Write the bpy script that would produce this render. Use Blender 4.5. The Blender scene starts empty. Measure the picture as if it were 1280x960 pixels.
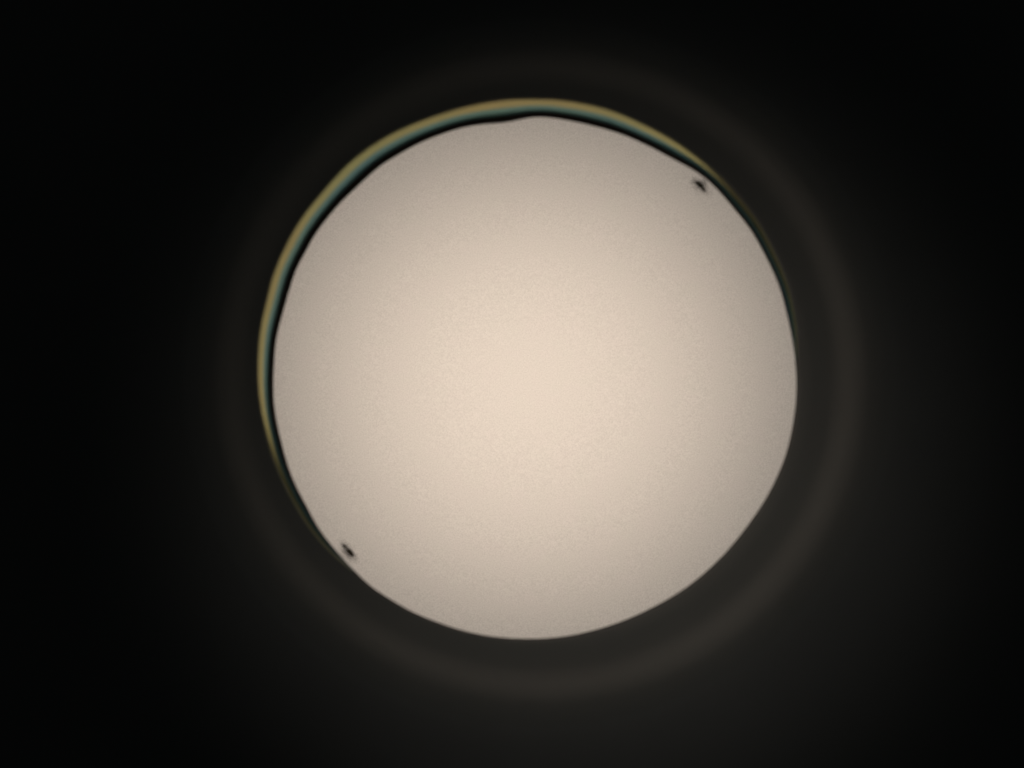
import bpy, bmesh, math, random
from math import sin, cos, pi, radians
from mathutils import Vector, noise

random.seed(7)
scene = bpy.context.scene

# ------------------------------------------------------------------ camera, world, lights, exposure
S = 0.0001                      # 0.1 mm
def P(px, py, h=0.0):           # a point of the round mount: x right, z up, h = millimetre tenths towards the viewer (-Y)
    return Vector(((px - 640.0) * S, -h * S, (480.0 - py) * S))

cam_d = bpy.data.cameras.new('camera')
cam = bpy.data.objects.new('camera', cam_d)
scene.collection.objects.link(cam)
cam.location = (0, -0.40, 0)
cam.rotation_euler = (radians(90), 0, 0)
cam_d.sensor_width = 36
cam_d.lens = 36 * 0.40 / (1280 * S)
cam_d.clip_start = 0.01
cam_d.clip_end = 20
cam_d.dof.use_dof = True
cam_d.dof.focus_distance = 0.4075
cam_d.dof.aperture_fstop = 3.4
scene.camera = cam

world = bpy.data.worlds.new('World')
scene.world = world
world.use_nodes = True
world.node_tree.nodes['Background'].inputs[0].default_value = (0.11, 0.125, 0.125, 1)
world.node_tree.nodes['Background'].inputs[1].default_value = 0.10

vs = scene.view_settings
vs.view_transform = 'Standard'
vs.look = 'None'
vs.exposure = 0
vs.gamma = 1

def lamp(name, kind, loc, power, color, **kw):
    d = bpy.data.lights.new(name, kind)
    d.energy = power
    d.color = color
    for k, v in kw.items():
        setattr(d, k, v)
    o = bpy.data.objects.new(name, d)
    scene.collection.objects.link(o)
    o.location = loc
    return o

# bulb behind the frosted disc, plus an added cool light greying its edges
BK = P(656, 484, -300)
bulb = lamp('round_lamp', 'AREA', BK, 0.0124, (1.0, 0.808, 0.645), shape='DISK', size=0.053)
bulb.rotation_euler = (radians(-90), 0, 0)      # shines forward, onto the back of the pane
BK2 = P(668, 480, -900)
lamp('added_cool_fill', 'POINT', BK2, 0.034, (0.84, 0.95, 0.98), shadow_soft_size=0.02)
# added unseen spot in front, brightens the lower right of the black mount
tgt = P(733, 588, 0)
kl = lamp('added_front_fill', 'SPOT', P(300, 100, 3600), 1.02, (1.0, 0.93, 0.87),
          shadow_soft_size=0.02, spot_size=radians(15.6), spot_blend=1.0)
kl.rotation_euler = (tgt - kl.location).to_track_quat('-Z', 'Y').to_euler()

# ------------------------------------------------------------------ materials
def mat(name):
    m = bpy.data.materials.new(name)
    m.use_nodes = True
    nt = m.node_tree
    nt.nodes.clear()
    out = nt.nodes.new('ShaderNodeOutputMaterial')
    return m, nt, out

def black_paint(name, col, rough, bump=0.25, scale=900, spec=0.3, tint=(0.9, 1.1)):
    m, nt, out = mat(name)
    b = nt.nodes.new('ShaderNodeBsdfPrincipled')
    tc = nt.nodes.new('ShaderNodeTexCoord')
    n = nt.nodes.new('ShaderNodeTexNoise')
    n.inputs['Scale'].default_value = scale
    n.inputs['Detail'].default_value = 4
    n2 = nt.nodes.new('ShaderNodeTexNoise')
    n2.inputs['Scale'].default_value = 55
    n2.inputs['Detail'].default_value = 3
    mix = nt.nodes.new('ShaderNodeMix')
    mix.data_type = 'RGBA'
    mix.inputs[6].default_value = (*[c * tint[0] for c in col], 1)
    mix.inputs[7].default_value = (*[c * tint[1] for c in col], 1)
    nt.links.new(tc.outputs['Object'], n.inputs['Vector'])
    nt.links.new(tc.outputs['Object'], n2.inputs['Vector'])
    nt.links.new(n2.outputs['Fac'], mix.inputs[0])
    nt.links.new(mix.outputs[2], b.inputs['Base Color'])
    b.inputs['Roughness'].default_value = rough
    b.inputs['Specular IOR Level'].default_value = spec
    bp = nt.nodes.new('ShaderNodeBump')
    bp.inputs['Strength'].default_value = bump
    bp.inputs['Distance'].default_value = 0.00006
    nt.links.new(n.outputs['Fac'], bp.inputs['Height'])
    nt.links.new(bp.outputs['Normal'], b.inputs['Normal'])
    nt.links.new(b.outputs['BSDF'], out.inputs['Surface'])
    return m

m_black = black_paint('matt_black_paint', (0.096, 0.098, 0.094), 0.85, spec=0.12)
m_satin = black_paint('satin_black_paint', (0.086, 0.089, 0.084), 0.47, spec=0.42)
m_seal = black_paint('black_rubber', (0.030, 0.022, 0.018), 0.75, spec=0.1)
m_house = black_paint('black_housing', (0.03, 0.03, 0.03), 0.8)
m_dust = black_paint('dark_brown_dirt', (0.050, 0.042, 0.024), 0.9, scale=3000, spec=0.05)

def metal(name, c0, c1, rough, metallic):
    m, nt, out = mat(name)
    b = nt.nodes.new('ShaderNodeBsdfPrincipled')
    tc = nt.nodes.new('ShaderNodeTexCoord')
    n = nt.nodes.new('ShaderNodeTexNoise')
    n.inputs['Scale'].default_value = 45
    n.inputs['Detail'].default_value = 3
    mix = nt.nodes.new('ShaderNodeMix')
    mix.data_type = 'RGBA'
    mix.inputs[6].default_value = (*c0, 1)
    mix.inputs[7].default_value = (*c1, 1)
    cr = nt.nodes.new('ShaderNodeMapRange')
    cr.inputs[1].default_value = 0.35
    cr.inputs[2].default_value = 0.65
    nt.links.new(tc.outputs['Object'], n.inputs['Vector'])
    nt.links.new(n.outputs['Fac'], cr.inputs[0])
    nt.links.new(cr.outputs[0], mix.inputs[0])
    nt.links.new(mix.outputs[2], b.inputs['Base Color'])
    b.inputs['Roughness'].default_value = rough
    b.inputs['Metallic'].default_value = metallic
    nt.links.new(b.outputs['BSDF'], out.inputs['Surface'])
    return m

m_gold = metal('olive_brass', (0.47, 0.405, 0.18), (0.39, 0.42, 0.19), 0.32, 0.8)
m_teal = metal('teal_fringe', (0.16, 0.32, 0.29), (0.12, 0.27, 0.30), 0.3, 0.7)  # teal paints in the colour fringe of the camera lens

# frosted pane: a translucent sheet lit from behind, with a fine grain
m_pane, nt, out = mat('frosted_glass')
tr = nt.nodes.new('ShaderNodeBsdfTranslucent')
df = nt.nodes.new('ShaderNodeBsdfDiffuse')
ms = nt.nodes.new('ShaderNodeMixShader')
ms.inputs[0].default_value = 0.12
tc = nt.nodes.new('ShaderNodeTexCoord')
n = nt.nodes.new('ShaderNodeTexNoise')
n.inputs['Scale'].default_value = 6500
n.inputs['Detail'].default_value = 2
n3 = nt.nodes.new('ShaderNodeTexNoise')
n3.inputs['Scale'].default_value = 420
n3.inputs['Detail'].default_value = 2
hsv = nt.nodes.new('ShaderNodeMix')
hsv.data_type = 'RGBA'
hsv.inputs[6].default_value = (0.825, 0.825, 0.80, 1)
hsv.inputs[7].default_value = (0.840, 0.815, 0.81, 1)
mr = nt.nodes.new('ShaderNodeMapRange')
mr.inputs[1].default_value = 0.25
mr.inputs[2].default_value = 0.75
mr.inputs[3].default_value = 0.875
mr.inputs[4].default_value = 1.11
mul = nt.nodes.new('ShaderNodeVectorMath')
mul.operation = 'SCALE'
nt.links.new(tc.outputs['Object'], n.inputs['Vector'])
nt.links.new(tc.outputs['Object'], n3.inputs['Vector'])
nt.links.new(n3.outputs['Fac'], hsv.inputs[0])
nt.links.new(n.outputs['Fac'], mr.inputs[0])
nt.links.new(hsv.outputs[2], mul.inputs[0])
nt.links.new(mr.outputs[0], mul.inputs['Scale'])
nt.links.new(mul.outputs[0], tr.inputs['Color'])
nt.links.new(mul.outputs[0], df.inputs['Color'])
nt.links.new(tr.outputs[0], ms.inputs[1])
nt.links.new(df.outputs[0], ms.inputs[2])
nt.links.new(ms.outputs[0], out.inputs['Surface'])

# ------------------------------------------------------------------ helpers
def link(name, verts, faces, m, parent=None, smooth=True):
    me = bpy.data.meshes.new(name)
    me.from_pydata([tuple(v) for v in verts], [], faces)
    me.update()
    bm = bmesh.new()
    bm.from_mesh(me)
    bmesh.ops.recalc_face_normals(bm, faces=bm.faces)
    bm.to_mesh(me)
    bm.free()
    if smooth:
        for p in me.polygons:
            p.use_smooth = True
    me.materials.append(m)
    o = bpy.data.objects.new(name, me)
    scene.collection.objects.link(o)
    if parent:
        o.parent = parent
    return o

def thing(o, label, cat, group=None):
    o['label'] = label
    o['category'] = cat
    if group:
        o['group'] = group
    return o

def empty(name, label, cat):
    e = bpy.data.objects.new(name, None)
    scene.collection.objects.link(e)
    return thing(e, label, cat)

NA = 360
CX, CY = 667.0, 472.0
ANG = [2 * pi * i / NA for i in range(NA)]      # clockwise on the picture: y down

def polar(points):
    """periodic, smoothed radius about (CX, CY) through measured rim points"""
    pr = sorted((math.atan2(y - CY, x - CX) % (2 * pi), math.hypot(x - CX, y - CY)) for x, y in points)
    pr = [(pr[-1][0] - 2 * pi, pr[-1][1])] + pr + [(pr[0][0] + 2 * pi, pr[0][1])]
    res = []
    for a in ANG:
        for k in range(len(pr) - 1):
            if pr[k][0] <= a <= pr[k + 1][0]:
                t = (a - pr[k][0]) / max(1e-9, pr[k + 1][0] - pr[k][0])
                res.append(pr[k][1] * (1 - t) + pr[k + 1][1] * t)
                break
    for n in range(40):                 # the lower right half is an even curve, the upper left one is uneven
        res = [(res[i - 1] + 2 * res[i] + res[(i + 1) % NA]) / 4 if n < 6 or i < 110 or i > 350 else res[i]
               for i in range(NA)]
    return res

inner_pts = [(440,240),(429,250),(415,266),(401,283.5),(392,296),(380,320),(372,332),(364,356),(356,384),(350,405),
 (345.6,422),(344,437),(342.5,460),(342,480),(342,495),(343,509),(347.5,534),(352,552),(357,572),(364,594),(375,617),
 (386,637),(398,660),(415,682),(438,708),(465,734),(490,750),(520,767),(546,777),(565,784),(590,791),(609,795),
 (640,797.5),(670,798),(705,796),(740,788),(781,775),(809,762),(834,749),(856,736),(873,722),(890,708),(907,690),
 (924,670),(938,651),(947,639),(960,618),(973,593),(983,567),(988,547),(992,522),(995.5,497),(996,482),(995,464),
 (993,445),(990.6,426),(988,413),(984,396),(980,378),(973,355),(963,333),(953,313),(943,295),(934,281),(922,267),
 (909,251),(893,233),(878,220),(865,211),(852,205),(832,194),(810,182.5),(780,169),(751,160),(739,157),(711,151),
 (692,147.5),(674,146),(657,147.5),(642,152),(630,154),(599,156),(580,159),(560,165),(540,172.5),(520,181),
 (497.5,194),(477,206),(459,222)]
outer_pts = [(401,242),(377,271),(355,310),(338.5,350),(334,372),(326,404),(322.5,435),(321.5,472),(322,484),(325,511),
 (332.5,545),(341,575),(350,595),(359,614),(371,636),(390,665),(420,697.5),(440,713),
 (924,247),(943,271),(962,304),(973,327.5),(983,352),(992,390),(997,430),
 (907,227),(892,212.5),(877.5,200),(857.5,185),(832,169),(797.5,152),(770,139.5),(735,130),(692.5,124),(667,123.5),
 (632.5,124),(605,128),(577.5,134),(547.5,143),(520,153),(490,166),(465,181),(437,202)]
Ri = polar(inner_pts)
inner_lookup = [(x, y) for x, y in inner_pts if (y > 720 or (x > 860 and y > 440))]
Ro = polar(outer_pts + inner_lookup)
Ro = [max(Ro[i], Ri[i] + 1.6) for i in range(NA)]

def ring_surface(rows, keep=None):
    """rows: list of functions i -> (radius, height); closed all the way round"""
    verts, faces = [], []
    for f in rows:
        for i, a in enumerate(ANG):
            r, h = f(i)
            r *= 1 - h * S / 0.40
            verts.append(P(CX + r * cos(a), CY + r * sin(a), h))
    for k in range(len(rows) - 1):
        for i in range(NA):
            j = (i + 1) % NA
            if keep and not keep(i):
                continue
            faces.append((k * NA + i, k * NA + j, (k + 1) * NA + j, (k + 1) * NA + i))
    return verts, faces

W = [Ro[i] - Ri[i] for i in range(NA)]

# ------------------------------------------------------------------ black mount
mount = empty('black_mount', 'matt black funnel shaped mount with a soft grey lip around the glowing round opening', 'mount')

RC = (675.0, 470.0, 386.0)
def lip_radius(i):
    a = ANG[i]
    dx, dy = CX - RC[0], CY - RC[1]
    b = dx * cos(a) + dy * sin(a)
    c = dx * dx + dy * dy - RC[2] ** 2
    return -b + math.sqrt(b * b - c)
RL = [lip_radius(i) for i in range(NA)]

def smooth(e0, e1, x):
    t = min(1, max(0, (x - e0) / (e1 - e0)))
    return t * t * (3 - 2 * t)
# slope of the surface as a function of s (tenths of mm outwards from the crest of the lip)
def slope(s):
    keys = [(-70, .42), (-56, .36), (-42, .31), (-26, .33), (-10, .42), (0, .45), (12, .41), (30, .30),
            (60, .20), (95, .12), (140, .05), (220, -.06), (350, -.16), (600, -.2), (1200, -.06), (2500, .0)]
    if s <= keys[0][0]:
        return keys[0][1]
    for (a, va), (b, vb) in zip(keys, keys[1:]):
        if s <= b:
            t = smooth(a, b, s)
            return va * (1 - t) + vb * t
    return 0
HS = {}
h = 0.0
for k in range(-80, 2601):
    HS[k] = h
    h += slope(k + .5)
def hs(s):
    k = int(math.floor(s)); t = s - k
    k = max(-80, min(2599, k))
    return HS[k] * (1 - t) + HS[k + 1] * t
# the funnel is a little deeper towards the lower right
DEPTH = [2.12 + 0.55 * cos(a - radians(45)) for a in ANG]

# profile of the narrow band (seal, teal fringe bevel, gold chamfer) from the bright disc outwards
def band(i):
    """(fraction of the band, height) pairs"""
    w = W[i]
    k = 0.42 + 0.58 * smooth(0.05, 0.72, cos(ANG[i] - radians(238)))       # steepest at the upper left
    pts = [(0.0, -4.0), (0.15, -2.5), (0.29, 0.0)]
    h, q0 = 0.0, 0.29
    for q, deg in BANDSLOPE:
        h += (q - q0) * w * math.tan(radians(deg)) * k
        pts.append((q, h)); q0 = q
    return pts
BANDSLOPE = [(0.35, 34), (0.41, 42), (0.47, 48), (0.55, 53), (0.63, 57), (0.69, 60), (0.78, 62), (0.89, 62), (0.95, 50), (1.0, 30)]
def wide(i):
    return W[i] > 2.2 and W[(i + 1) % NA] > 2.2
BAND = [band(i) for i in range(NA)]
def band_row(n):
    return lambda i: (Ri[i] + BAND[i][n][0] * W[i], BAND[i][n][1])
TOP = [BAND[i][-1][1] for i in range(NA)]
def height(i, s):
    return TOP[i] + DEPTH[i] * (hs(s) - hs(Ro[i] - RL[i]))
def srow_inner(u):            # u 0 at the metal ring, 1 at the lip's inner foot (s = -22)
    def f(i):
        r0, r1 = Ro[i] + 0.1, RL[i] - 22
        r = r0 + (r1 - r0) * u
        return r, height(i, r - RL[i])
    return f
def srow(s):
    return lambda i: (RL[i] + s, height(i, s))
v, f = ring_surface([lambda i: (Ro[i] + .1, TOP[i] - 12)] + [srow_inner(k / 14) for k in range(15)])
link('inner_collar', v, f, m_satin, mount)
v, f = ring_surface([srow(-22 + 2.5 * k) for k in range(0, 34)])
link('rounded_lip', v, f, m_satin, mount)
v, f = ring_surface([srow(s) for s in [60.5, 64, 68, 77, 87, 98, 110, 124, 140, 160, 185, 215, 250, 300, 370,
                                       460, 600, 800, 1100, 1500, 2000, 2500]])
link('face_plate', v, f, m_black, mount)
# back housing behind the opening, closed at the rear
v, f = ring_surface([lambda i: (520, -72), lambda i: (520, -1400), lambda i: (20, -1400)])
f.append(tuple(range(2 * NA, 3 * NA)))
link('rear_housing', v, f, m_house, mount, smooth=False)
v, f = ring_surface([lambda i: (366, -58), lambda i: (520, -58), lambda i: (520, -71), lambda i: (366, -71)])
link('rear_flange', v, f, m_house, mount, smooth=False)

# ------------------------------------------------------------------ metal ring, inner bevel coloured as the lens's teal fringe
ring = empty('metal_ring', 'thin olive gold ring showing as a crescent along the upper left edge of the opening', 'ring')
v, f = ring_surface([band_row(n) for n in range(7, 13)], keep=wide)
link('gold_chamfer', v, f, m_gold, ring)
v, f = ring_surface([band_row(n) for n in range(2, 8)], keep=wide)
link('fringe_bevel', v, f, m_teal, ring)

# ------------------------------------------------------------------ rubber seal with an uneven inner edge
v, f = ring_surface([lambda i: (Ri[i] + 3, -62), lambda i: (Ri[i] + 0.3, -12)] + [band_row(n) for n in range(0, 3)])
v2, f2 = ring_surface([band_row(n) for n in range(2, 13)], keep=lambda i: not wide(i))
f += [tuple(x + len(v) for x in q) for q in f2]
v += v2
sl = link('black_seal', v, f, m_seal)
thing(sl, 'narrow black seal with an uneven notched inner edge between gold ring and glowing disc', 'seal')

# ------------------------------------------------------------------ frosted pane
verts = [P(CX, CY, -60)]
faces = []
rr = [40, 90, 140, 190, 240, 290, 330, 362]
for r in rr:
    for i in range(96):
        a = 2 * pi * i / 96
        verts.append(P(CX + r * cos(a), CY + r * sin(a), -67 + 7 * (1 - (r / 362) ** 2) - 0))
for i in range(96):
    faces.append((0, 1 + i, 1 + (i + 1) % 96))
for k in range(len(rr) - 1):
    for i in range(96):
        j = (i + 1) % 96
        faces.append((1 + k * 96 + i, 1 + (k + 1) * 96 + i, 1 + (k + 1) * 96 + j, 1 + k * 96 + j))
pane = link('frosted_disc', verts, faces, m_pane)
thing(pane, 'large round frosted pane glowing warm cream from the light behind it', 'disc')

# ------------------------------------------------------------------ dust specks on the pane
def speck(lumps, fuzz, label):
    """lumps: (px, py, long radius, short radius, angle down to the right in degrees, lift)
    fuzz: (px, py, spread, count) loose fine grains round the crumb"""
    bm = bmesh.new()
    for (x, y, sp, n) in fuzz:
        for _ in range(n):
            r = random.uniform(0.18, 0.42)
            lumps = lumps + [(x + random.gauss(0, sp), y + random.gauss(0, sp), r * random.uniform(1, 1.6), r,
                              random.uniform(0, 180), -14)]
    for (x, y, a, b, rot, h0) in lumps:
        r = bmesh.ops.create_icosphere(bm, subdivisions=3 if a > 2.3 else 1, radius=1.0)
        cr, sr = cos(radians(rot)), sin(radians(rot))
        for vv in r['verts']:
            c = vv.co.copy()
            k = 1 + 0.35 * noise.noise(c * 1.7 + Vector((x, y, 0)))
            X, Y, Z = c.x * a * k, c.y * b * k, c.z * b * 0.6 * k
            vv.co = P(x + X * cr - Y * sr, y + X * sr + Y * cr, h0 + Z)
    me = bpy.data.meshes.new('dust_speck')
    bm.to_mesh(me)
    bm.free()
    for p in me.polygons:
        p.use_smooth = True
    me.materials.append(m_dust)
    o = bpy.data.objects.new('dust_speck', me)
    scene.collection.objects.link(o)
    return thing(o, label, 'speck', 'dark specks on the edge of the bright disc')

speck([(437, 691.5, 6.6, 3.0, 48, -14), (430, 683.5, 3.4, 2.0, 40, -14)],
      [(434, 692, 3.6, 300), (431, 686, 3.4, 160), (427, 681, 3.0, 60), (441, 698, 3.6, 110)],
      'small dark brown speck at the lower left edge of the glowing disc')
speck([(875, 229.5, 5.8, 2.8, 35, -14), (880, 235.5, 4.2, 2.1, 62, -14)],
      [(876, 231, 3.8, 300), (869, 226.5, 3.0, 130), (884, 237, 3.6, 110), (880, 228, 3.0, 120)],
      'small dark speck at the upper right edge of the glowing disc')
